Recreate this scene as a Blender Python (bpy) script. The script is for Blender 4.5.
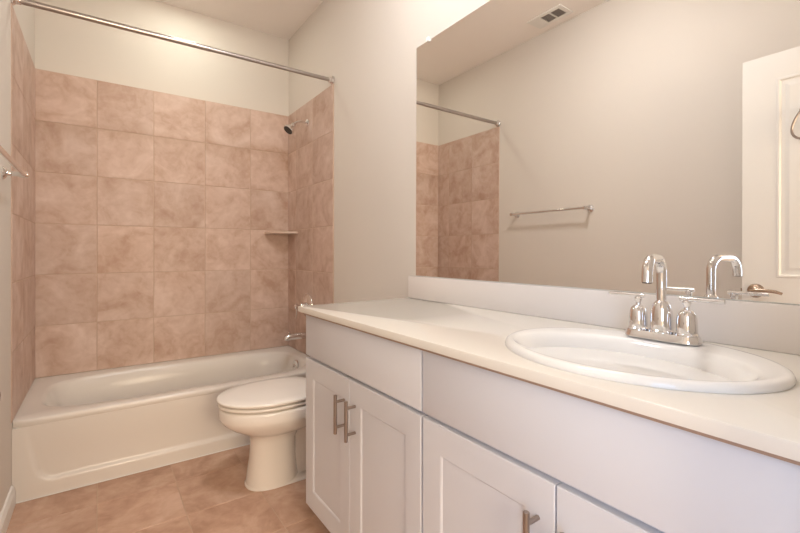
import bpy, bmesh, math, random
from mathutils import Vector, Matrix
random.seed(7)
for o in list(bpy.data.objects): bpy.data.objects.remove(o)
S = bpy.context.scene
COL = S.collection
PI = math.pi

# ---------------------------------------------------------------- camera
W, L, H = 1.524, 3.197, 2.746          # room width, back wall, ceiling
FPX, YAW, HX, HY = 423.25, 0.6062, 394.5, 252.15
cam_d = bpy.data.cameras.new('camera'); cam = bpy.data.objects.new('camera', cam_d); COL.objects.link(cam)
cam.location = (0.3159, 0.0, 1.0836)
cam.rotation_euler = (PI/2, 0, -YAW)
cam_d.sensor_width = 36; cam_d.lens = 36*FPX/800
cam_d.shift_x = (400-HX)/800; cam_d.shift_y = (HY-266.5)/800
cam_d.clip_start = 0.01
S.camera = cam

# ---------------------------------------------------------------- light and exposure
S.view_settings.view_transform = 'Standard'; S.view_settings.look = 'None'
S.view_settings.gamma = 1; S.view_settings.exposure = 0.13
VANITY_E = 5.0      # emission of the vanity globes
ALCOVE_E = 74.0     # emission of the shower downlight
CEILING_E = 75.0     # emission of the added fill dome in the middle of the ceiling
HALL_W = 21.0        # power of the added cool fill behind the doorway
world = bpy.data.worlds.new('world'); S.world = world; world.use_nodes = True
world.node_tree.nodes['Background'].inputs[0].default_value = (0.85, 0.92, 1.0, 1)
world.node_tree.nodes['Background'].inputs[1].default_value = 0.6
ld = bpy.data.lights.new('cool_fill', 'AREA'); ld.shape = 'RECTANGLE'; ld.size = 1.1; ld.size_y = 0.75  # unseen cool fill, added in place of a flash near the camera
ld.energy = HALL_W; ld.color = (0.50, 0.70, 1.0)
lo = bpy.data.objects.new('cool_fill', ld); COL.objects.link(lo)
lo.location = (-0.52, -0.80, 1.40); lo.rotation_euler = (0, -PI/2, 0)

lamp = bpy.data.lights.new('warm_fill', 'AREA'); lamp.shape = 'RECTANGLE'; lamp.size = 1.1; lamp.size_y = 1.1; lamp.energy = 62.0; lamp.color = (1.0, 0.80, 0.56)  # unseen warm fill, added behind the camera to brighten the room
lampo = bpy.data.objects.new('warm_fill', lamp); COL.objects.link(lampo); lampo.location = (0.45, -1.53, 1.40); lampo.rotation_euler = (PI/2, 0, 0)

# ---------------------------------------------------------------- materials
def mat(name, col, rough=0.5, metal=0.0, spec=0.5, coat=0.0, emis=None, es=0.0):
    m = bpy.data.materials.new(name); m.use_nodes = True
    b = m.node_tree.nodes['Principled BSDF']
    b.inputs['Base Color'].default_value = (*col, 1); b.inputs['Roughness'].default_value = rough
    b.inputs['Metallic'].default_value = metal; b.inputs['Specular IOR Level'].default_value = spec
    b.inputs['Coat Weight'].default_value = coat; b.inputs['Coat Roughness'].default_value = 0.04
    if emis: b.inputs['Emission Color'].default_value = (*emis, 1); b.inputs['Emission Strength'].default_value = es
    return m
def bumpy(m, scale, strength, dist=0.001, vary=0.0):
    nt = m.node_tree; b = nt.nodes['Principled BSDF']
    tc = nt.nodes.new('ShaderNodeTexCoord'); n = nt.nodes.new('ShaderNodeTexNoise')
    n.inputs['Scale'].default_value = scale; n.inputs['Detail'].default_value = 4
    bp = nt.nodes.new('ShaderNodeBump'); bp.inputs['Strength'].default_value = strength; bp.inputs['Distance'].default_value = dist
    nt.links.new(tc.outputs['Object'], n.inputs['Vector']); nt.links.new(n.outputs['Fac'], bp.inputs['Height'])
    nt.links.new(bp.outputs['Normal'], b.inputs['Normal'])
    if vary:
        c = tuple(b.inputs['Base Color'].default_value)[:3]
        n2 = nt.nodes.new('ShaderNodeTexNoise'); n2.inputs['Scale'].default_value = 2.5
        nt.links.new(tc.outputs['Object'], n2.inputs['Vector'])
        r = nt.nodes.new('ShaderNodeValToRGB')
        r.color_ramp.elements[0].color = (*[x*(1-vary) for x in c], 1); r.color_ramp.elements[1].color = (*[min(1, x*(1+vary)) for x in c], 1)
        nt.links.new(n2.outputs['Fac'], r.inputs['Fac']); nt.links.new(r.outputs['Color'], b.inputs['Base Color'])
    return m
def tile_mat(name, cols, rough, spec=0.5):
    """marbled ceramic: colour clouds differ from tile to tile through the face attribute 'tile'"""
    m = mat(name, cols[1], rough, spec=spec); nt = m.node_tree; b = nt.nodes['Principled BSDF']; N = nt.nodes.new; K = nt.links.new
    tc = N('ShaderNodeTexCoord'); at = N('ShaderNodeAttribute'); at.attribute_name = 'tile'
    ad = N('ShaderNodeVectorMath'); ad.operation = 'ADD'; K(tc.outputs['Object'], ad.inputs[0]); K(at.outputs['Vector'], ad.inputs[1])
    n1 = N('ShaderNodeTexNoise'); n1.inputs['Scale'].default_value = 5.5; n1.inputs['Detail'].default_value = 5; n1.inputs['Roughness'].default_value = 0.55; n1.inputs['Distortion'].default_value = 0.9
    n2 = N('ShaderNodeTexNoise'); n2.inputs['Scale'].default_value = 24; n2.inputs['Detail'].default_value = 5; n2.inputs['Distortion'].default_value = 0.6
    K(ad.outputs[0], n1.inputs['Vector']); K(ad.outputs[0], n2.inputs['Vector'])
    mx = N('ShaderNodeMath'); mx.operation = 'MULTIPLY_ADD'; mx.inputs[1].default_value = 0.30
    K(n2.outputs['Fac'], mx.inputs[0]); 
    m2 = N('ShaderNodeMath'); m2.operation = 'MULTIPLY'; m2.inputs[1].default_value = 0.80; K(n1.outputs['Fac'], m2.inputs[0]); K(m2.outputs[0], mx.inputs[2])
    r = N('ShaderNodeValToRGB'); e = r.color_ramp.elements
    e[0].position = 0.36; e[0].color = (*cols[0], 1); e[1].position = 0.76; e[1].color = (*cols[2], 1)
    k = e.new(0.54); k.color = (*cols[1], 1)
    K(mx.outputs[0], r.inputs['Fac'])
    hs = N('ShaderNodeHueSaturation'); sep = N('ShaderNodeSeparateXYZ'); K(at.outputs['Vector'], sep.inputs[0])
    mr = N('ShaderNodeMapRange'); mr.inputs['From Max'].default_value = 40; mr.inputs['To Min'].default_value = 0.94; mr.inputs['To Max'].default_value = 1.06
    K(sep.outputs[0], mr.inputs['Value']); K(mr.outputs[0], hs.inputs['Value']); K(r.outputs['Color'], hs.inputs['Color'])
    K(hs.outputs['Color'], b.inputs['Base Color'])
    bp = N('ShaderNodeBump'); bp.inputs['Strength'].default_value = 0.15; bp.inputs['Distance'].default_value = 0.002
    K(n1.outputs['Fac'], bp.inputs['Height']); K(bp.outputs['Normal'], b.inputs['Normal'])
    return m
M = {}
M['wall'] = bumpy(mat('wall_paint', (0.70, 0.640, 0.577), 0.75, spec=0.25), 260, 0.12, 0.0008)
M['ceil'] = bumpy(mat('ceiling_paint', (0.88, 0.825, 0.785), 0.9, spec=0.15), 180, 0.15, 0.001)
M['hall'] = mat('hall_paint', (0.7, 0.64, 0.58), 0.8)
M['tile'] = tile_mat('beige_wall_tile', [(0.460, 0.301, 0.224), (0.575, 0.417, 0.340), (0.690, 0.540, 0.474)], 0.50, 0.35)
M['floor'] = tile_mat('beige_floor_tile', [(0.410, 0.241, 0.165), (0.536, 0.336, 0.239), (0.661, 0.459, 0.353)], 0.5, 0.35)
M['grout'] = bumpy(mat('wall_grout', (0.56, 0.415, 0.325), 0.9, spec=0.2), 300, 0.3)
M['fgrout'] = bumpy(mat('floor_grout', (0.55, 0.385, 0.285), 0.9, spec=0.2), 300, 0.3)
M['tub'] = mat('tub_enamel', (0.735, 0.685, 0.635), 0.20, spec=0.5)
M['china'] = mat('toilet_china', (0.86, 0.81, 0.76), 0.10, spec=0.5)
M['sink'] = mat('sink_china', (0.85, 0.82, 0.78), 0.07, spec=0.5)
M['counter'] = bumpy(mat('cream_cultured_marble', (0.775, 0.725, 0.655), 0.10, spec=0.5), 6, 0.02, 0.0005, vary=0.012)
M['splash'] = bumpy(mat('backsplash_marble', (0.80, 0.75, 0.715), 0.16, spec=0.5), 6, 0.02, 0.0005, vary=0.012)
M['cab'] = bumpy(mat('white_cabinet_paint', (0.725, 0.735, 0.785), 0.42, spec=0.4), 120, 0.04, 0.0004)
M['cabin'] = mat('cabinet_wood_edge', (0.42, 0.29, 0.22), 0.7)
M['trim'] = mat('white_trim_paint', (0.80, 0.775, 0.74), 0.38, spec=0.4)
M['chrome'] = mat('chrome', (0.80, 0.79, 0.79), 0.05, 1.0)
M['rod'] = mat('curtain_rod_steel', (0.46, 0.42, 0.40), 0.28, 1.0)
M['nickel'] = mat('brushed_nickel', (0.38, 0.32, 0.285), 0.30, 1.0)
M['bronze'] = mat('door_lever_metal', (0.50, 0.39, 0.31), 0.22, 1.0)
M['dark'] = mat('dark_rubber', (0.05, 0.045, 0.04), 0.6)
M['mirror'] = mat('mirror_silver', (0.93, 0.915, 0.89), 0.0, 1.0)
M['medge'] = mat('mirror_glass_edge', (0.80, 0.83, 0.80), 0.15)
M['clear'] = mat('clear_plastic', (0.9, 0.9, 0.88), 0.1)
M['bulb'] = mat('frosted_globe', (1, 1, 1), 0.4, emis=(1.0, 0.95, 0.9), es=VANITY_E)
M['dome'] = mat('fill_dome', (1, 1, 1), 0.4, emis=(0.98, 0.99, 1.0), es=CEILING_E)
M['lens'] = mat('downlight_lens', (1, 1, 1), 0.4, emis=(0.96, 1.0, 0.88), es=ALCOVE_E)
M['duct'] = mat('duct_interior', (0.34, 0.31, 0.29), 0.8)
M['carpet'] = bumpy(mat('hall_carpet', (0.5, 0.43, 0.37), 0.95, spec=0.1), 400, 0.6, 0.003)

# ---------------------------------------------------------------- mesh helpers
def merge(dst, src):
    me = bpy.data.meshes.new('tmp'); src.to_mesh(me); src.free(); dst.from_mesh(me); bpy.data.meshes.remove(me)
def box(bm, x0, x1, y0, y1, z0, z1, bev=0.0, seg=2, edges=None):
    t = bmesh.new(); bmesh.ops.create_cube(t, size=1)
    for v in t.verts:
        v.co = Vector(((x0+x1)/2+v.co.x*(x1-x0), (y0+y1)/2+v.co.y*(y1-y0), (z0+z1)/2+v.co.z*(z1-z0)))
    if bev: bmesh.ops.bevel(t, geom=[e for e in t.edges if (edges is None or edges(e))], offset=bev, segments=seg, profile=0.5, affect='EDGES')
    merge(bm, t)
def frame(d):
    d = d.normalized(); u = Vector((0, 0, 1)) if abs(d.z) < 0.95 else Vector((1, 0, 0))
    a = d.cross(u).normalized(); return a, d.cross(a).normalized()
def tube(bm, pts, r, seg=20, closed=False, flat=None):
    """swept round tube with capped ends; r is a number or one per point; flat=(a,b) scales the section"""
    pts = [Vector(p) for p in pts]; n = len(pts); rr = r if isinstance(r, (list, tuple)) else [r]*n
    rings = []; a = None
    for i, p in enumerate(pts):
        if closed: d = pts[(i+1) % n]-pts[i-1]
        else: d = pts[min(i+1, n-1)]-pts[max(i-1, 0)]
        d.normalize()
        if a is None: a, b = frame(d)
        else:
            a = (a-d*a.dot(d)).normalized(); b = d.cross(a).normalized()
        fa, fb = flat if flat else (1, 1)
        rings.append([bm.verts.new(p+a*math.cos(2*PI*k/seg)*rr[i]*fa+b*math.sin(2*PI*k/seg)*rr[i]*fb) for k in range(seg)])
    m = n if closed else n-1
    for i in range(m):
        q = rings[(i+1) % n]
        for k in range(seg):
            bm.faces.new((rings[i][k], rings[i][(k+1) % seg], q[(k+1) % seg], q[k]))
    if not closed: bm.faces.new(rings[0][::-1]); bm.faces.new(rings[-1])
def lathe(bm, prof, origin, axis=(0, 0, 1), seg=32):
    """prof: (radius, height) from bottom to top"""
    ax = Vector(axis).normalized(); a, b = frame(ax); o = Vector(origin); rings = []
    for r, h in prof:
        rings.append([bm.verts.new(o+ax*h+(a*math.cos(2*PI*k/seg)+b*math.sin(2*PI*k/seg))*max(r, 1e-5)) for k in range(seg)])
    for i in range(len(prof)-1):
        for k in range(seg): bm.faces.new((rings[i][k], rings[i][(k+1) % seg], rings[i+1][(k+1) % seg], rings[i+1][k]))
    bm.faces.new(rings[0][::-1]); bm.faces.new(rings[-1])
def loft(bm, rings, cap0=True, cap1=True):
    vs = [[bm.verts.new(p) for p in r] for r in rings]; n = len(vs[0])
    for i in range(len(vs)-1):
        for k in range(n): bm.faces.new((vs[i][k], vs[i][(k+1) % n], vs[i+1][(k+1) % n], vs[i+1][k]))
    if cap0: bm.faces.new(vs[0][::-1])
    if cap1: bm.faces.new(vs[-1])
    return vs
def arc(c, r, a0, a1, n, u, v):
    c, u, v = Vector(c), Vector(u), Vector(v)
    return [c+u*r*math.cos(a0+(a1-a0)*i/n)+v*r*math.sin(a0+(a1-a0)*i/n) for i in range(n+1)]
def world_loc(o):
    v = Vector((0, 0, 0))
    while o: v += o.location; o = o.parent
    return v
def obj(name, bm, m, parent=None, at=None, sharp=35, label=None, mats=None):
    """one mesh object; bm is in room coordinates, at = its origin"""
    base = world_loc(parent) if parent else Vector((0, 0, 0))
    if at is None: at = base
    at = Vector(at)
    bmesh.ops.recalc_face_normals(bm, faces=bm.faces)
    for f in bm.faces: f.smooth = True
    lim = math.radians(sharp)
    for e in bm.edges:
        if len(e.link_faces) == 2 and e.calc_face_angle(0) > lim: e.smooth = False
    for v in bm.verts: v.co -= at
    me = bpy.data.meshes.new(name); bm.to_mesh(me); bm.free()
    for mm in (mats or [m]): me.materials.append(mm)
    o = bpy.data.objects.new(name, me); COL.objects.link(o)
    if parent: o.parent = parent
    o.location = at-base
    if label: o['label'] = label
    return o
def thing(name, label, cat, loc, group=None):
    o = bpy.data.objects.new(name, None); o.empty_display_size = 0.05; COL.objects.link(o)
    o.location = loc; tag(o, label, cat, group); return o
def tag(o, label, cat, group=None):
    o['label'] = label; o['category'] = cat
    if group: o['group'] = group
def struct(name, bm, m, parent=None, label=None, **k):
    o = obj(name, bm, m, parent, **k)
    if not parent: o['kind'] = 'structure'
    if label: o['label'] = label
    return o
def B(*a, **k):
    bm = bmesh.new(); box(bm, *a, **k); return bm

def tile_panel(name, parent, o, u, v, n, us, vs, m, grout, thick=0.008, gap=0.0046, label=None, atkind=None):
    """rectangular tiled slab: o origin corner, u/v unit vectors along it, n outward normal; us/vs joint positions"""
    o, u, v, n = Vector(o), Vector(u), Vector(v), Vector(n); bm = bmesh.new()
    lay = bm.faces.layers.float_vector.new('tile')
    def slab(a0, a1, b0, b1, h0, h1, mi, ch, tid):
        g = 0 if mi else gap/2
        c = [(a0+g, b0+g), (a1-g, b0+g), (a1-g, b1-g), (a0+g, b1-g)]
        ci = [(a0+g+ch, b0+g+ch), (a1-g-ch, b0+g+ch), (a1-g-ch, b1-g-ch), (a0+g+ch, b1-g-ch)]
        lo_ = [bm.verts.new(o+u*p+v*q+n*h0) for p, q in c]
        md = [bm.verts.new(o+u*p+v*q+n*(h1-ch)) for p, q in c]
        hi = [bm.verts.new(o+u*p+v*q+n*h1) for p, q in ci]
        fs = [bm.faces.new(hi), bm.faces.new(lo_[::-1])]
        for i in range(4):
            j = (i+1) % 4
            fs.append(bm.faces.new((lo_[i], lo_[j], md[j], md[i]))); fs.append(bm.faces.new((md[i], md[j], hi[j], hi[i])))
        for f in fs: f.material_index = mi; f[lay] = tid
    slab(us[0], us[-1], vs[0], vs[-1], 0, thick-0.0018, 1, 0.0002, Vector((0, 0, 0)))
    for i in range(len(us)-1):
        for j in range(len(vs)-1):
            slab(us[i], us[i+1], vs[j], vs[j+1], 0.001, thick, 0, 0.0012, Vector((random.uniform(0, 40), random.uniform(0, 40), random.uniform(0, 40))))
    r = obj(name, bm, m, parent, sharp=20, mats=[m, grout])
    if label: r['label'] = label
    if not parent: r['kind'] = 'structure'
    return r

# ---------------------------------------------------------------- the room
T = 0.008                      # tile thickness; tile faces lie at x=0, x=W, y=L in the alcove
TUBF = 2.426                   # front of the tub
ZR, ZT = 0.3537, 2.145         # tub rim, top of tile
NY = 0.03                      # inner face of the near wall
ux = [0.0, 0.305, 0.61, 0.915, 1.22, W]
uxf = [0.0, 0.302, 0.607, 0.912, 1.217, W]
fy = [-0.11]+[TUBF-0.20-0.305*k for k in range(7, -1, -1) if TUBF-0.20-0.305*k > -0.05]+[L]
tile_panel('floor', None, (0, 0, -T), (1, 0, 0), (0, 1, 0), (0, 0, 1), uxf, fy, M['floor'], M['fgrout'], gap=0.004)
struct('ceiling', B(-0.1, W+0.1, -0.11, L+0.11, H, H+0.1), M['ceil'])
def wall_side(name, s):
    b = bmesh.new()
    xi = 0.0 if s < 0 else W
    lo2, hi2 = (-0.1, xi) if s < 0 else (xi, W+0.1)
    box(b, lo2, hi2, -0.11, L+0.1, 0, H)
    return struct(name, b, M['wall'])
wall_l = wall_side('wall_left', -1); wall_r = wall_side('wall_right', 1)
wall_b = struct('wall_back', B(-0.1, W+0.1, L+0.0, L+0.1, 0, H), M['wall'])
rows = [ZR+0.002+(ZT-ZR-0.002)*i/6 for i in range(7)]
tile_panel('tile_surround', wall_b, (0, L, 0), (1, 0, 0), (0, 0, 1), (0, -1, 0), [0, .295, .600, .913, 1.226, W], rows, M['tile'], M['grout'], label='beige marbled ceramic tile on the long wall behind the bathtub')
yj = [TUBF-0.014, TUBF+0.303, TUBF+0.608, L-T]
tile_panel('tile_surround', wall_l, (-0.004, 0, 0), (0, 1, 0), (0, 0, 1), (1, 0, 0), yj, rows, M['tile'], M['grout'], thick=T, label='beige marbled ceramic tile at the left end of the bathtub')
tile_panel('tile_surround', wall_r, (W, 0, 0), (0, 1, 0), (0, 0, 1), (-1, 0, 0), yj, rows, M['tile'], M['grout'], thick=T, label='beige marbled ceramic tile at the shower head end of the bathtub')
# near wall with the doorway the camera stands in
DX0, DX1, DZ = 0.115, 0.865, 2.045
b = bmesh.new()
box(b, -0.1, DX0, NY-0.13, NY, 0, H); box(b, DX1, W+0.1, NY-0.13, NY, 0, H); box(b, DX0, DX1, NY-0.13, NY, DZ, H)
struct('wall_front', b, M['wall'])
b = bmesh.new()
box(b, DX0-0.055, DX0-0.002, NY, NY+0.012, 0, DZ+0.055, 0.003); box(b, DX1+0.002, DX1+0.06, NY, NY+0.012, 0, DZ+0.055, 0.003); box(b, DX0-0.002, DX1+0.002, NY, NY+0.012, DZ+0.002, DZ+0.055, 0.003)
struct('trim_1', b, M['trim'])
# the space behind the doorway, with openings added for the unseen fill lights
HX0, HX1, HY0 = -0.45, 2.2, -1.45
b = bmesh.new(); w0, w1, wz0, wz1 = -1.20, -0.40, 0.80, 2.0
box(b, HX0-0.1, HX0, HY0-0.1, w0, 0, H); box(b, HX0-0.1, HX0, w1, NY-0.13, 0, H); box(b, HX0-0.1, HX0, w0, w1, 0, wz0); box(b, HX0-0.1, HX0, w0, w1, wz1, H)
struct('wall_hall_left', b, M['hall'])
struct('wall_hall_right', B(HX1, HX1+0.1, HY0-0.1, NY-0.13, 0, H), M['hall'])
b = bmesh.new(); v0, v1, vz0, vz1 = -0.12, 1.02, 0.83, 1.97
box(b, HX0, v0, HY0-0.1, HY0, 0, H); box(b, v1, HX1, HY0-0.1, HY0, 0, H); box(b, v0, v1, HY0-0.1, HY0, 0, vz0); box(b, v0, v1, HY0-0.1, HY0, vz1, H)
struct('wall_hall_back', b, M['hall'])
b = bmesh.new()
for a0, a1, c0, c1 in ((v0, v0+.03, vz0, vz1), (v1-.03, v1, vz0, vz1), (v0+.03, v1-.03, vz0, vz0+.03), (v0+.03, v1-.03, vz1-.03, vz1)):
    box(b, a0, a1, HY0-0.05, HY0-0.01, c0, c1)
struct('fill_frame_2', b, M['trim'])  # made-up frame around the opening for the warm fill
b = bmesh.new()
box(b, HX0, -0.1, NY-0.14, NY-0.13, 0, H); box(b, W+0.1, HX1, NY-0.14, NY-0.13, 0, H)
struct('wall_hall_front', b, M['hall'])
struct('floor_hall', B(HX0, HX1, HY0, NY-0.14, -0.02, 0.0), M['carpet'])
struct('ceiling_hall', B(HX0, HX1, HY0, NY-0.14, H, H+0.1), M['ceil'])
b = bmesh.new()
for a0, a1, c0, c1 in ((w0, w0+.04, wz0, wz1), (w1-.04, w1, wz0, wz1), (w0+.04, w1-.04, wz0, wz0+.04), (w0+.04, w1-.04, wz1-.04, wz1)):
    box(b, HX0-0.05, HX0-0.01, a0, a1, c0, c1)
struct('fill_frame_1', b, M['trim'])  # made-up frame around the opening for the cool fill

def baseboard(name, x, s, y0, y1):
    prof = [(0, 0), (0.014, 0), (0.014, 0.062), (0.009, 0.074), (0.007, 0.083), (0, 0.086)]
    b = bmesh.new(); rings = [[Vector((x+s*p, yy, q)) for p, q in prof] for yy in (y0, y1)]
    loft(b, rings); return struct(name, b, M['trim'], sharp=20)
baseboard('baseboard_left', 0.0, 1, NY+0.013, TUBF-0.006)
baseboard('baseboard_right', W, -1, 1.586, TUBF-0.006)

# open door leaf standing parallel to the left wall
D0, D1, DXF = 0.032, 0.733, 0.165
door = struct('door_1', B(DXF-0.035, DXF-0.0, D0, D1, 0.012, 2.012), M['trim'], at=(DXF, D0, 0.0))
me = door.data; bmd = bmesh.new(); 
# moulded two-panel face, both sides
box(bmd, DXF-0.029, DXF-0.006, D0+0.001, D1-0.001, 0.013, 2.011)
PY0, PY1 = D0+0.128, D1-0.126; PZ = ((0.13, 0.80), (0.977, 1.894))
for xa, xb in ((DXF-0.006, DXF), (DXF-0.035, DXF-0.029)):
    box(bmd, xa, xb, D0, PY0, 0.012, 2.012); box(bmd, xa, xb, PY1, D1, 0.012, 2.012)
    for z0, z1 in ((0.012, PZ[0][0]), (PZ[0][1], PZ[1][0]), (PZ[1][1], 2.012)): box(bmd, xa, xb, PY0, PY1, z0, z1)
def ring_prof(bm, y0, y1, z0, z1, prof, sx, xface):
    rings = []
    for off, h in prof:
        rings.append([Vector((xface+sx*h, a, c)) for a, c in ((y0+off, z0+off), (y1-off, z0+off), (y1-off, z1-off), (y0+off, z1-off))])
    loft(bm, rings, cap0=False, cap1=True)
for z0, z1 in PZ:
    prof = [(0, 0), (0.004, 0.0025), (0.011, 0.0025), (0.016, -0.005), (0.030, -0.005), (0.045, -0.0015)]
    ring_prof(bmd, PY0, PY1, z0, z1, prof, 1, DXF); ring_prof(bmd, PY0, PY1, z0, z1, prof, -1, DXF-0.035)
bmesh.ops.recalc_face_normals(bmd, faces=bmd.faces)
for v in bmd.verts: v.co -= Vector((DXF, D0, 0))
bmd.to_mesh(me); bmd.free()
def hinge(z):
    b = bmesh.new(); tube(b, [(DXF-0.0175, D0-0.0065, z-0.045), (DXF-0.0175, D0-0.0065, z+0.045)], 0.006, 12)
    obj('hinge', b, M['bronze'], door)
for z in (0.25, 1.02, 1.8): hinge(z)
b = bmesh.new(); HYC, HZC = 0.680, 0.912
lathe(b, [(0.033, 0), (0.033, 0.003), (0.030, 0.008), (0.016, 0.013), (0.013, 0.016), (0.013, 0.040)], (DXF, HYC, HZC), (1, 0, 0))
tube(b, [(DXF+0.042, HYC+0.012, HZC-0.001), (DXF+0.044, HYC, HZC), (DXF+0.046, HYC-0.02, HZC+0.003), (DXF+0.046, HYC-0.05, HZC+0.005), (DXF+0.044, HYC-0.085, HZC+0.001), (DXF+0.042, HYC-0.105, HZC-0.006)], [0.011, 0.013, 0.010, 0.008, 0.0075, 0.006], 16, flat=(0.7, 1))
obj('door_handle', b, M['bronze'], door, label='aged metal lever handle')
b = B(DXF-0.029, DXF-0.006, D1-0.0005, D1+0.0015, HZC-0.028, HZC+0.028); box(b, DXF-0.024, DXF-0.011, D1, D1+0.009, HZC-0.008, HZC+0.008, 0.003)
obj('latch', b, M['bronze'], door)

# ---------------------------------------------------------------- bathtub
X0, X1 = 0.001, W-0.001; Y0, Y1 = TUBF+0.0, L-0.001
tub = thing('bathtub', 'cream alcove bathtub with sculpted front apron, below the beige tiled wall', 'bathtub', ((X0+X1)/2, (Y0+Y1)/2, 0))
NT = 128
def rect_ring(x0, x1, y0, y1, z, r=0.0):
    cx_, cy_, a, b_ = (x0+x1)/2, (y0+y1)/2, (x1-x0)/2, (y1-y0)/2; out = []
    for k in range(NT):
        t = 2*PI*(k+0.5)/NT; c, s = math.cos(t), math.sin(t)
        n = 60.0
        q = (abs(c)**n+abs(s)**n)**(-1/n)
        out.append(Vector((cx_+a*c*q, cy_+b_*s*q, z)))
    return out
def sup_ring(cx_, cy_, a, b_, z, n):
    out = []
    for k in range(NT):
        t = 2*PI*(k+0.5)/NT; c, s = math.cos(t), math.sin(t)
        q = (abs(c)**n+abs(s)**n)**(-1/n)
        out.append(Vector((cx_+a*c*q, cy_+b_*s*q, z)))
    return out
b = bmesh.new(); cyy = 2.807
R = [rect_ring(X0+.002, X1-.002, Y0+.016, Y1-.002, 0.02), rect_ring(X0+.002, X1-.002, Y0+.016, Y1-.002, 0.30),
     rect_ring(X0, X1, Y0, Y1, 0.325), rect_ring(X0, X1, Y0, Y1, ZR-0.010), rect_ring(X0, X1, Y0+.003, Y1, ZR-0.003), rect_ring(X0, X1, Y0+.010, Y1, ZR),
     sup_ring(0.765, cyy, 0.700, 0.312, ZR-0.001, 4.2), sup_ring(0.765, cyy, 0.688, 0.300, ZR-0.005, 4.2), sup_ring(0.765, cyy, 0.676, 0.289, ZR-0.018, 4.2),
     sup_ring(0.775, cyy, 0.655, 0.276, 0.26, 4.2), sup_ring(0.795, cyy, 0.615, 0.258, 0.15, 4), sup_ring(0.81, cyy, 0.580, 0.240, 0.085, 4), sup_ring(0.82, cyy, 0.54, 0.215, 0.058, 3.6),
     sup_ring(0.83, cyy, 0.46, 0.16, 0.048, 3), sup_ring(0.86, cyy, 0.2, 0.07, 0.044, 2.4)]
loft(b, R)
obj('basin', b, M['tub'], tub, sharp=50)
# apron: pressed panel whose lower edge and ends are crisp and whose top fades out
b = bmesh.new(); nx, nz = 150, 48; g = []
def sst(a, c, x): t = max(0, min(1, (x-a)/(c-a))); return t*t*(3-2*t)
for j in range(nz+1):
    z = 0.004+(0.322-0.004)*j/nz; row = []
    for i in range(nx+1):
        x = X0+(X1-X0)*i/nx
        xl = 0.045+(0.30-z)*0.22; xr = W-xl
        bx, bz, r = (xr-xl)/2, (0.60-0.072)/2, 0.05
        px, pz = abs(x-(xl+xr)/2)-bx+r, abs(z-(0.072+bz))-bz+r
        sd = math.hypot(max(px, 0), max(pz, 0))+min(max(px, pz), 0)-r
        dep = 0.013*sst(0.008, -0.010, sd)*sst(0.335, 0.10, z)
        row.append(b.verts.new((x, TUBF+0.0+dep, z)))
    g.append(row)
for j in range(nz):
    for i in range(nx): b.faces.new((g[j][i], g[j][i+1], g[j+1][i+1], g[j+1][i]))
bk = [[b.verts.new((v.co.x, TUBF+0.0155, v.co.z)) for v in g[j]] for j in (0, nz)]
for i in range(nx):
    b.faces.new((bk[0][i], bk[0][i+1], g[0][i+1], g[0][i])); b.faces.new((g[nz][i], g[nz][i+1], bk[1][i+1], bk[1][i])); b.faces.new((bk[0][i+1], bk[0][i], bk[1][i], bk[1][i+1]))
b.faces.new([g[j][0] for j in range(nz+1)]+[bk[1][0], bk[0][0]]); b.faces.new([g[j][nx] for j in range(nz, -1, -1)]+[bk[0][nx], bk[1][nx]])
obj('apron', b, M['tub'], tub, sharp=50)
b = B(X0, X1, TUBF-0.004, TUBF+0.002, 0.0005, 0.006, 0.002); obj('caulk_bead', b, M['trim'], tub)
b = bmesh.new(); lathe(b, [(0.040, 0), (0.040, 0.009), (0.036, 0.014), (0.012, 0.016), (0.010, 0.018)], (1.431, 2.807, 0.295), (-1, 0, 0.13))
box(b, 1.405, 1.422, 2.803, 2.811, 0.285, 0.307, 0.003); obj('overflow_plate', b, M['chrome'], tub, label='round chrome overflow plate')
b = bmesh.new(); lathe(b, [(0.032, 0), (0.032, 0.003), (0.024, 0.005), (0.022, 0.002), (0.014, 0.002), (0.012, 0.010), (0.004, 0.012)], (1.22, 2.807, 0.0505)); obj('drain', b, M['chrome'], tub)

# ---------------------------------------------------------------- toilet
TY = 2.0
toi = thing('toilet', 'cream two-piece toilet with closed lid, between bathtub and vanity', 'toilet', (1.10, TY, 0))
def egg(xf, xb, xw, w, z, nf=2.0, nb=2.6, n=64):
    out = []
    for k in range(n):
        t = 2*PI*k/n; c, s = math.cos(t), math.sin(t); e = nf if c < 0 else nb
        cc = math.copysign(abs(c)**(2/e), c); ss = math.copysign(abs(s)**(2/e), s)
        out.append(Vector((xw+((xb-xw) if c > 0 else (xw-xf))*cc, TY+w*ss, z)))
    return out
b = bmesh.new()
loft(b, [egg(.864, 1.36, 1.0, .096, 0.0, 2.4, 5), egg(.864, 1.36, 1.0, .096, 0.006, 2.4, 5), egg(.870, 1.352, 1.0, .090, 0.012, 2.4, 5), egg(.90, 1.34, 1.0, .075, .018, 2.4, 5)])
loft(b, [egg(.868, 1.105, .99, .094, 0.008, 2.3, 3), egg(.874, 1.100, .99, .089, .05, 2.3, 3), egg(.884, 1.094, .99, .082, .12, 2.3, 3), egg(.890, 1.094, .99, .080, .20, 2.3, 3), egg(.888, 1.11, 1.0, .086, .232, 2.3, 2.8),
         egg(.868, 1.15, 1.01, .106, .246, 2.2, 2.6), egg(.835, 1.20, 1.02, .136, .262, 2.1, 2.6), egg(.800, 1.24, 1.01, .158, .281, 2.05, 2.6), egg(.770, 1.26, 1.0, .176, .304, 2, 2.8), egg(.754, 1.28, .99, .186, .326, 2, 3), egg(.750, 1.28, .99, .188, .336, 2, 3),
         egg(.750, 1.28, .99, .188, .370, 2, 3), egg(.753, 1.28, .99, .186, .377, 2, 3), egg(.761, 1.27, .99, .178, .381, 2, 3)])
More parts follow.
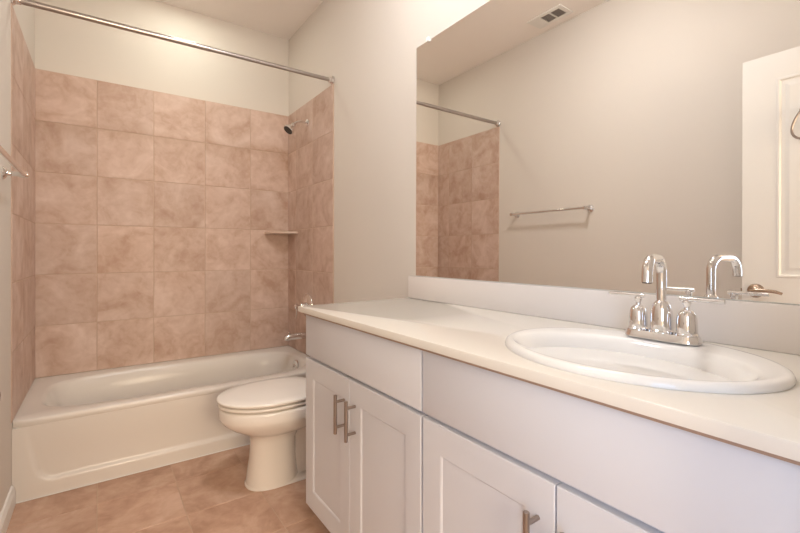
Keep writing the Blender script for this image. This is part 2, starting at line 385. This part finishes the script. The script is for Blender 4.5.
loft(b, [egg(1.06, 1.40, 1.15, .062, 0.02, 2, 3), egg(1.05, 1.40, 1.15, .062, .12, 2, 3), egg(1.08, 1.38, 1.2, .070, .20, 2, 3), egg(1.08, 1.40, 1.2, .10, .28, 2, 3), egg(1.1, 1.44, 1.25, .13, .34, 2, 4), egg(1.1, 1.50, 1.3, .15, .368, 2, 5), egg(1.12, 1.50, 1.3, .15, .377, 2, 5)])
obj('bowl', b, M['china'], toi, sharp=60)
def plate(xf, xb, xw, w, z0, z1, r, dome=0.0, nb=3.0):
    b = bmesh.new(); rs = []
    def E(ins, z): return egg(xf+ins, xb-ins, xw, w-ins, z, 2.0, nb)
    rs = [E(r, z0), E(r*.3, z0+r*.3), E(0, z0+r), E(0, z1-r), E(r*.3, z1-r*.3), E(r, z1)]
    if dome:
        for q in (.25, .5, .75, .96): 
            ins = r+(w-r)*q*0.98; rs.append(egg(xf+(xw-xf)*q, xb-(xb-xw)*q, xw, w*(1-q), z1+dome*(1-(1-q)**2), 2.0, nb))
    loft(b, rs); return b
obj('seat', plate(.745, 1.205, .985,   .187, .3875, .4020, .005), M['china'], toi, sharp=60)
obj('lid', plate(.741, 1.215, .985, .190, .4075, .4235, .0065, dome=0.006), M['china'], toi, sharp=60)
for s in (-1, 1):
    b = bmesh.new(); tube(b, [(1.222, TY+s*.075-.022, .400), (1.222, TY+s*.075+.022, .400)], 0.013, 16); obj('hinge', b, M['china'], toi)
b = B(1.325, 1.512, TY-.205, TY+.205, .379, .70, .025, 4); obj('tank', b, M['china'], toi, sharp=50)
b = B(1.315, 1.516, TY-.215, TY+.215, .701, .735, .010, 3); obj('tank_lid', b, M['china'], toi, sharp=50)
b = bmesh.new(); lathe(b, [(.013, 0), (.013, .006), (.008, .010), (.006, .02)], (1.325, TY-.15, .655), (-1, 0, 0)); tube(b, [(1.307, TY-.155, .655), (1.305, TY-.10, .648)], [.006, .005], 12); obj('flush_lever', b, M['chrome'], toi)
b = bmesh.new(); lathe(b, [(.012, 0), (.012, .006), (.007, .014), (.002, .017)], (1.20, TY-.072, .017)); obj('bolt_cap', b, M['china'], toi)

# ---------------------------------------------------------------- vanity
VF = 0.984                      # front face of doors and drawer fronts
VB = 1.004                      # front of cabinet box
def shaker(y0, y1, z0, z1, st=0.064, rl=0.070):
    """door slab with a recessed centre panel, room-facing side towards -x"""
    b = bmesh.new()
    def rg(i, x): return [Vector((x, a, c)) for a, c in ((y0+i, z0+i), (y1-i, z0+i), (y1-i, z1-i), (y0+i, z1-i))]
    def rg2(i, x): return [Vector((x, a, c)) for a, c in ((y0+st+i, z0+rl+i), (y1-st-i, z0+rl+i), (y1-st-i, z1-rl-i), (y0+st+i, z1-rl-i))]
    loft(b, [rg(0, VB-0.001), rg(0, VF+0.0015), rg(0.0015, VF), rg2(0, VF), rg2(0.0015, VF+0.0006), rg2(0.0065, VF+0.0055)]); return b
def slabfront(y0, y1, z0, z1):
    b = bmesh.new()
    def rg(i, x): return [Vector((x, a, c)) for a, c in ((y0+i, z0+i), (y1-i, z0+i), (y1-i, z1-i), (y0+i, z1-i))]
    loft(b, [rg(0, VB-0.001), rg(0, VF+0.002), rg(0.0006, VF+0.0006), rg(0.002, VF)]); return b
def pull(parent, y):
    b = bmesh.new(); x = 0.9505; z0, z1 = 0.484, 0.612
    tube(b, [(x, y, z0), (x, y, z0+.001), (x, y, z1-.001), (x, y, z1)], [.0052, .006, .006, .0052], 20)
    for z in (z0+.022, z1-.022): tube(b, [(x, y, z), (VF, y, z)], 0.0048, 14)
    obj('handle', b, M['nickel'], parent, label='brushed nickel bar pull')
def cabinet(y0, y1, split, label):
    t = thing('vanity_cabinet', label, 'cabinet', (1.26, (y0+y1)/2, 0), 'white shaker vanity cabinets')
    b = bmesh.new(); zt = 0.8480; th = 0.018
    box(b, VB, 1.52, y0, y0+th, 0.09, zt); box(b, VB, 1.52, y1-th, y1, 0.09, zt)
    box(b, VB, 1.52, y0+th, y1-th, 0.09, 0.09+th); box(b, 1.505, 1.52, y0+th, y1-th, 0.09+th, zt)
    box(b, VB, VB+.02, y0+th, y1-th, 0.60, zt)
    obj('cabinet_body', b, M['cab'], t)
    b = B(VB+0.06, VB+0.075, y0, y1, 0.0, 0.0895); box(b, VB+0.075, 1.52, y1-0.018, y1, 0, .0895); box(b, VB+0.075, 1.52, y0, y0+.018, 0, .0895); obj('toe_kick', b, M['cab'], t)
    obj('drawer_front', slabfront(y0+.003, y1-.0015, .6785, .8380), M['cab'], t)
    for a0, a1, hy in ((split+.0018, y1-.0015, split+.037), (y0+.003, split-.0018, split-.037)):
        d = obj('door', shaker(a0, a1, .088, .6665), M['cab'], t, at=(VB, a1, .09)); pull(d, hy)
    return t
cabinet(0.844, 1.583, 1.2215, 'white shaker vanity cabinet with two bar pulls, next to the toilet')
cabinet(0.082, 0.8405, 0.4585, 'white shaker vanity cabinet under the oval sink')
# countertop with an oval cut-out, and its backsplash
SX, SY = 1.215, 0.452
ct = thing('countertop', 'long cream cultured marble vanity countertop with low backsplash', 'countertop', (1.24, 0.84, 0.854))
b = bmesh.new(); cx0, cx1, cy0, cy1, z0, z1 = 0.9592, W-0.001, 0.032, 1.6017, 0.8485, 0.8695
angs = sorted(set([round(2*PI*k/96, 6) for k in range(96)]+[round(math.atan2(q-SY, p-SX) % (2*PI), 6) for p in (cx0, cx1) for q in (cy0, cy1)]))
def outer(t, ins, z):
    c, s = math.cos(t), math.sin(t); k = 1e9
    if c > 1e-9: k = min(k, (cx1-SX)/c)
    if c < -1e-9: k = min(k, (cx0+ins-SX)/c)
    if s > 1e-9: k = min(k, (cy1-ins-SY)/s)
    if s < -1e-9: k = min(k, (cy0-SY)/s)
    return Vector((SX+c*k, SY+s*k, z))
hole = lambda t, z: Vector((SX+.185*math.cos(t), SY+.238*math.sin(t), z))
vs = loft(b, [[hole(t, z0) for t in angs], [outer(t, 0, z0) for t in angs], [outer(t, 0, z1-.003) for t in angs], [outer(t, .0012, z1-.0008) for t in angs], [outer(t, .003, z1) for t in angs], [hole(t, z1) for t in angs]], False, False)
n = len(angs)
for k in range(n): b.faces.new((vs[-1][k], vs[-1][(k+1) % n], vs[0][(k+1) % n], vs[0][k]))
obj('slab', b, M['counter'], ct, sharp=30)
obj('backsplash', B(W-.020, W-.0005, 0.032, 1.6017, .8695, .9725, .0025, 2), M['splash'], ct, label='low cream backsplash along the mirror')
b = B(0.972, 0.986, 0.084, 1.585, .8395, .8484); obj('support_strip', b, M['cabin'], ct)

# oval sink
sk = thing('sink', 'white oval drop-in sink set in the cream countertop', 'sink', (SX, SY, .8695))
b = bmesh.new()
def el(cx_, a, b_, z, n=96, e=2.0): 
    return [Vector((cx_+a*math.cos(2*PI*k/n), SY+b_*math.sin(2*PI*k/n), z)) for k in range(n)]
loft(b, [el(SX, .184, .237, .848), el(SX, .184, .237, .8698), el(SX, .213, .261, .8698), el(SX, .2135, .262, .874), el(SX, .211, .259, .8805), el(SX, .205, .254, .8838), el(SX, .196, .246, .8845),
         el(SX-.012, .180, .238, .8825), el(SX-.027, .163, .230, .8815), el(SX-.030, .154, .223, .878), el(SX-.031, .146, .215, .868), el(SX-.030, .138, .203, .845), el(SX-.026, .122, .180, .80), el(SX-.020, .098, .145, .765),
         el(SX-.012, .065, .095, .746), el(SX-.005, .024, .026, .740)], True, True)
# outer shell of the bowl
obj('bowl', b, M['sink'], sk, sharp=60)
b = bmesh.new(); lathe(b, [(.024, 0), (.024, .003), (.018, .005), (.016, .002), (.010, .002), (.009, .006)], (SX-.005, SY, .740)); obj('drain', b, M['chrome'], sk)
b = bmesh.new(); lathe(b, [(.008, 0), (.008, .002), (.005, .003)], (SX-.030-.138+.0015, SY, .850), (1, 0, .2), 20); obj('overflow_hole', b, M['chrome'], sk)

# faucet
FX, FY, FZ = 1.373, 0.449, .8878
fc = thing('faucet', 'chrome two-handle faucet with arched spout on the sink rim', 'faucet', (FX, FY, FZ))
def stadium(ax, ay, r, z, n=12):
    out = []
    for sgn, a0 in ((1, 0), (-1, PI)):
        for i in range(n+1):
            t = a0+PI*i/n; out.append(Vector((FX+ax*math.cos(t), FY+sgn*ay+ax*math.sin(t), z)))
    return out
b = bmesh.new()
loft(b, [stadium(.0285, .051, 0, FZ-.003), stadium(.0285, .051, 0, FZ+.003), stadium(.0265, .051, 0, FZ+.006), stadium(.0255, .051, 0, FZ+.011), stadium(.0240, .051, 0, FZ+.0135)])
obj('base_plate', b, M['chrome'], fc, sharp=40)
for s in (-1, 1):
    yc = FY+s*.051; b = bmesh.new()
    lathe(b, [(.0225, .012), (.0225, .0165), (.0205, .0185), (.0202, .030), (.0197, .045), (.0185, .055), (.0160, .062), (.0115, .0675), (.0066, .0705), (.0055, .075), (.0066, .079), (.0085, .083), (.0085, .088), (.006, .090)], (FX, yc, FZ))
    h = obj('handle', b, M['chrome'], fc, at=(FX, yc, FZ))
    b = bmesh.new(); tube(b, [(FX, yc-s*.014, FZ+.0925), (FX, yc-s*.013, FZ+.0925), (FX, yc+s*.069, FZ+.0925), (FX, yc+s*.070, FZ+.0925)], [.0038, .0048, .0048, .004], 16)
    obj('lever', b, M['chrome'], h)
b = bmesh.new()
lathe(b, [(.0255, .012), (.0255, .0165), (.0232, .019), (.0230, .035), (.0222, .055), (.0205, .067), (.0175, .076), (.0130, .082), (.0112, .084)], (FX, FY, FZ))
r = .036; TX, TYY = 1.256, .427; du = Vector((FX-TX, FY-TYY, 0)); ln = du.length; du.normalize(); zt_ = 1.069
path = [(FX, FY, FZ+.078), (FX, FY, FZ+.12)]+[tuple(p) for p in arc(Vector((FX, FY, zt_-r))-du*r, r, 0, PI/2, 10, du, (0, 0, 1))]+[tuple(p) for p in arc(Vector((TX, TYY, zt_-r))+du*r, r, PI/2, PI*.96, 10, du, (0, 0, 1))]+[(TX-.001*du.x, TYY, 1.020)]
tube(b, path, .0107, 28)
sp = obj('spout', b, M['chrome'], fc, sharp=40)
b = bmesh.new(); lathe(b, [(.0088, 0), (.0088, .002)], (TX-.001, TYY, 1.0185)); obj('aerator', b, M['dark'], sp)

# mirror over the backsplash
MY0, MY1, MZ0, MZ1 = 0.10, 1.5607, .9735, 2.034
mi = thing('wall_mirror', 'large frameless mirror above the vanity backsplash', 'mirror', (W, (MY0+MY1)/2, MZ0))
b = bmesh.new()
MTY, MTZ = 0.0028, 0.0039      # the mirror leans a few millimetres on its clips
def mr_(i, x): return [Vector((x+(0 if x > W-.001 else MTY*(a-MY1)+MTZ*(c-MZ1)), a, c)) for a, c in ((MY0+i, MZ0+i), (MY1-i, MZ0+i), (MY1-i, MZ1-i), (MY0+i, MZ1-i))]
vs = loft(b, [mr_(0, W-.0002), mr_(0, W-.0012), mr_(.0015, W-.0022)], True, True)
for f in b.faces: f.material_index = 0
b.faces.ensure_lookup_table()
for f in b.faces: f.material_index = 0 if len([v for v in f.verts if abs(v.co.y-(MY0+MY1)/2) < (MY1-MY0)/2-.001 and v.co.x < W-.001]) == 4 else 1
obj('glass', b, M['mirror'], mi, sharp=5, mats=[M['mirror'], M['medge']])
for yy in (1.471, 0.35):
    b = B(W-.011, W-.0002, yy-.009, yy+.009, MZ1-.008, MZ1+.012, .002); obj('clip', b, M['clear'], mi, label='small clear mirror clip')

# vanity light above the mirror (above the frame)
vl = thing('vanity_light', 'chrome light bar with three frosted globes above the mirror', 'light', (W, .62, 2.25))
b = B(W-.03, W-.0005, .30, .94, 2.21, 2.29, .006); obj('back_plate', b, M['chrome'], vl)
for yy in (.38, .62, .86):
    b = bmesh.new(); tube(b, [(W-.03, yy, 2.25), (W-.085, yy, 2.25), (W-.105, yy, 2.262)], .009, 12); lathe(b, [(.022, 0), (.026, .02), (.026, .03)], (W-.11, yy, 2.235)); obj('arm', b, M['chrome'], vl)
    b = bmesh.new(); bmesh.ops.create_uvsphere(b, u_segments=20, v_segments=12, radius=.055, matrix=Matrix.Translation((W-.11, yy, 2.19))); obj('globe', b, M['bulb'], vl)

cd_ = thing('ceiling_light', 'unseen round frosted dome on the ceiling, added for even fill light', 'light', (.90, 1.20, H))  # dome out of view, added to even out the room's brightness
b = bmesh.new(); lathe(b, [(.15, 0), (.15, .012), (.145, .018)], (.90, 1.20, H-.0003), (0, 0, -1), 48); obj('canopy', b, M['chrome'], cd_)
b = bmesh.new(); lathe(b, [(.135, .018), (.130, .035), (.105, .058), (.06, .073), (.02, .078), (.001, .079)], (.90, 1.20, H), (0, 0, -1), 48); obj('dome', b, M['dome'], cd_)

# ---------------------------------------------------------------- shower fittings
CYT = 2.815
dl = thing('ceiling_light', 'round recessed downlight in the ceiling over the bathtub', 'light', (.762, CYT, H))
b = bmesh.new()
loft(b, [[Vector((.762+rr*math.cos(2*PI*k/40), CYT+rr*math.sin(2*PI*k/40), zz)) for k in range(40)] for rr, zz in ((.066, H-.001), (.088, H-.001), (.090, H-.004), (.075, H-.007), (.066, H-.003), (.066, H-.001))], False, False)
obj('trim_ring', b, M['trim'], dl)
b = bmesh.new(); lathe(b, [(.065, 0), (.065, .003)], (.762, CYT, H-.0045)); obj('lens', b, M['lens'], dl)

rod = thing('shower_curtain_rod', 'chrome shower curtain rod spanning the alcove above the bathtub', 'curtain rod', (W/2, TUBF, 2.171))
b = bmesh.new(); tube(b, [(0.008, TUBF, 2.171), (.80, TUBF, 2.171)], .0135, 24); tube(b, [(.78, TUBF, 2.171), (W-.008, TUBF, 2.171)], .0118, 24); obj('rod', b, M['rod'], rod)
for x, s in ((0.0005, 1), (W-.0005, -1)):
    b = bmesh.new(); lathe(b, [(.027, 0), (.027, .006), (.024, .010), (.019, .014), (.0175, .030), (.015, .032)], (x, TUBF, 2.171), (s, 0, 0)); obj('flange', b, M['chrome'], rod)

sh = thing('shower_head', 'small chrome shower head on a bent arm, on the end wall tile', 'shower head', (W-T, CYT, 2.0))
b = bmesh.new(); lathe(b, [(.026, 0), (.025, .004), (.014, .010), (.010, .012)], (W-T, CYT, 2.0), (-1, 0, 0)); obj('flange', b, M['chrome'], sh)
b = bmesh.new(); tube(b, [(W-T, CYT, 2.0), (1.48, CYT, 2.0), (1.46, CYT, 1.998), (1.44, CYT, 1.991), (1.425, CYT, 1.981), (1.412, CYT, 1.968)], .0088, 16); obj('arm', b, M['chrome'], sh)
d = Vector((-.62, -.10, -.72))
b = bmesh.new(); lathe(b, [(.012, -.006), (.015, 0), (.015, .010), (.012, .014), (.015, .022), (.027, .040), (.037, .052), (.039, .062), (.036, .066)], (1.415, CYT, 1.971), d); hd = obj('head', b, M['chrome'], sh)
b = bmesh.new(); lathe(b, [(.033, .0655), (.032, .068)], (1.415, CYT, 1.971), d); obj('spray_face', b, M['dark'], hd, label='dark spray face')

va = thing('shower_valve', 'chrome shower valve with round plate and lever on the end wall', 'faucet valve', (W-T, CYT, .705))
b = bmesh.new(); lathe(b, [(.088, 0), (.087, .003), (.075, .009), (.045, .013), (.030, .015)], (W-T, CYT, .705), (-1, 0, 0), 40); obj('escutcheon', b, M['chrome'], va)
b = bmesh.new(); lathe(b, [(.024, .013), (.022, .05), (.018, .056), (.011, .060), (.011, .068), (.016, .072), (.018, .088), (.012, .094)], (W-T, CYT, .705), (-1, 0, 0)); tube(b, [(W-.086, CYT, .705), (W-.089, CYT, .66), (W-.092, CYT, .620)], [.0055, .005, .0045], 12); obj('handle', b, M['chrome'], va)

ts = thing('tub_spout', 'chrome tub spout below the shower valve', 'tub spout', (W-T, CYT, .495))
b = bmesh.new(); lathe(b, [(.030, 0), (.029, .006), (.022, .010)], (W-T, CYT, .497), (-1, 0, 0))
tube(b, [(W-T, CYT, .497), (1.44, CYT, .498), (1.40, CYT, .499), (1.378, CYT, .497), (1.366, CYT, .490), (1.361, CYT, .476)], [.024, .0225, .023, .024, .024, .022], 20); obj('spout', b, M['chrome'], ts)
b = bmesh.new(); tube(b, [(1.385, CYT, .512), (1.385, CYT, .528)], [.004, .004], 12); tube(b, [(1.385, CYT, .526), (1.385, CYT, .534)], [.007, .006], 12); obj('diverter_knob', b, M['chrome'], ts)

b = bmesh.new(); z0, z1 = 1.222, 1.236
pts = [(W-T, L-T), (W-T-.185, L-T)]+[(W-T-.185*math.cos(a)**0.9, L-T-.20*math.sin(a)**0.9) for a in [PI/2*k/10 for k in range(1, 10)]]+[(W-T, L-T-.20)]
loft(b, [[Vector((p, q, z0)) for p, q in pts], [Vector((p, q, z1-.002)) for p, q in pts], [Vector((min(p, W-T)+(.001 if p < W-T-.01 else 0), q+(.001 if q < L-T-.01 else 0), z1)) for p, q in pts]])
o = obj('corner_shelf', b, M['china'], None, at=(W-T, L-T, z0)); tag(o, 'beige corner shelf in the tiled back right corner of the shower', 'shelf')
o.data.materials[0] = bumpy(mat('shelf_ceramic', (.62, .47, .38), .25), 30, .05)

# ---------------------------------------------------------------- towel hardware and vent
tb = thing('towel_bar', 'chrome towel bar on the left wall beside the bathtub', 'towel bar', (0, 1.905, 1.392))
BZ, BX = 1.392, .066
b = bmesh.new(); tube(b, [(BX, 1.590, BZ), (BX, 2.238, BZ)], .0092, 18); obj('bar', b, M['chrome'], tb)
for yy in (1.607, 2.222):
    b = bmesh.new(); lathe(b, [(.025, 0), (.025, .004), (.020, .009), (.012, .014), (.0095, .020), (.0095, .046), (.0125, .052), (.014, .066), (.0125, .076), (.006, .079)], (0.0002, yy, BZ), (1, 0, 0)); obj('post', b, M['chrome'], tb)

tr = thing('towel_ring', 'teardrop metal towel ring hanging on the face of the open door', 'towel ring', (DXF, .507, 1.72))
b = bmesh.new(); lathe(b, [(.022, 0), (.022, .004), (.012, .010), (.008, .014), (.008, .030), (.010, .034), (.008, .040)], (DXF-.006+.0045, .507, 1.725), (1, 0, 0)); obj('post', b, M['chrome'], tr)
pts = []
for k in range(48):
    t = 2*PI*k/48; yy = .050*math.sin(t)*(0.30+0.70*((1-math.cos(t))/2)**.8); pts.append((DXF+.026, .507+yy*1.1, 1.660+.068*math.cos(t)))
b = bmesh.new(); tube(b, pts, .0050, 12, closed=True); obj('ring', b, M['nickel'], tr)

ve = thing('ceiling_vent', 'white rectangular air vent in the ceiling near the left wall', 'vent', (.147, 1.805, H))
vx0, vx1, vy0, vy1 = .070, .224, 1.695, 1.963
b = bmesh.new(); zc = H-.006; n_ = [(vx0, vx0+.030), (vx1-.030, vx1)]
for a0, a1 in n_: box(b, a0, a1, vy0, vy1, zc, H-.0003, .001)
op = [(vy0+.030, vy0+.098), (vy0+.108, vy0+.176)]
for c0, c1 in ((vy0, op[0][0]), (op[0][1], op[1][0]), (op[1][1], vy1)): box(b, vx0+.030, vx1-.030, c0, c1, zc, H-.0003)
obj('vent_frame', b, M['trim'], ve)
b = bmesh.new(); box(b, vx0+.029, vx1-.029, op[0][0]-.001, op[1][1]+.001, H-.0012, H-.0004); obj('duct_opening', b, M['duct'], ve)
b = bmesh.new()
for c0, c1 in op:
    for k in range(7):
        yk = c0+(c1-c0)*(k+.5)/7; v_ = [(vx0+.030, yk-.0012, zc+.0005), (vx1-.030, yk-.0012, zc+.0005), (vx1-.030, yk+.0022, H-.0014), (vx0+.030, yk+.0022, H-.0014)]
        loft(b, [[Vector(q) for q in v_], [Vector((q[0], q[1]+.0007, q[2])) for q in v_]])
obj('louvers', b, mat('louver_grey', (.45, .41, .39), .5), ve)
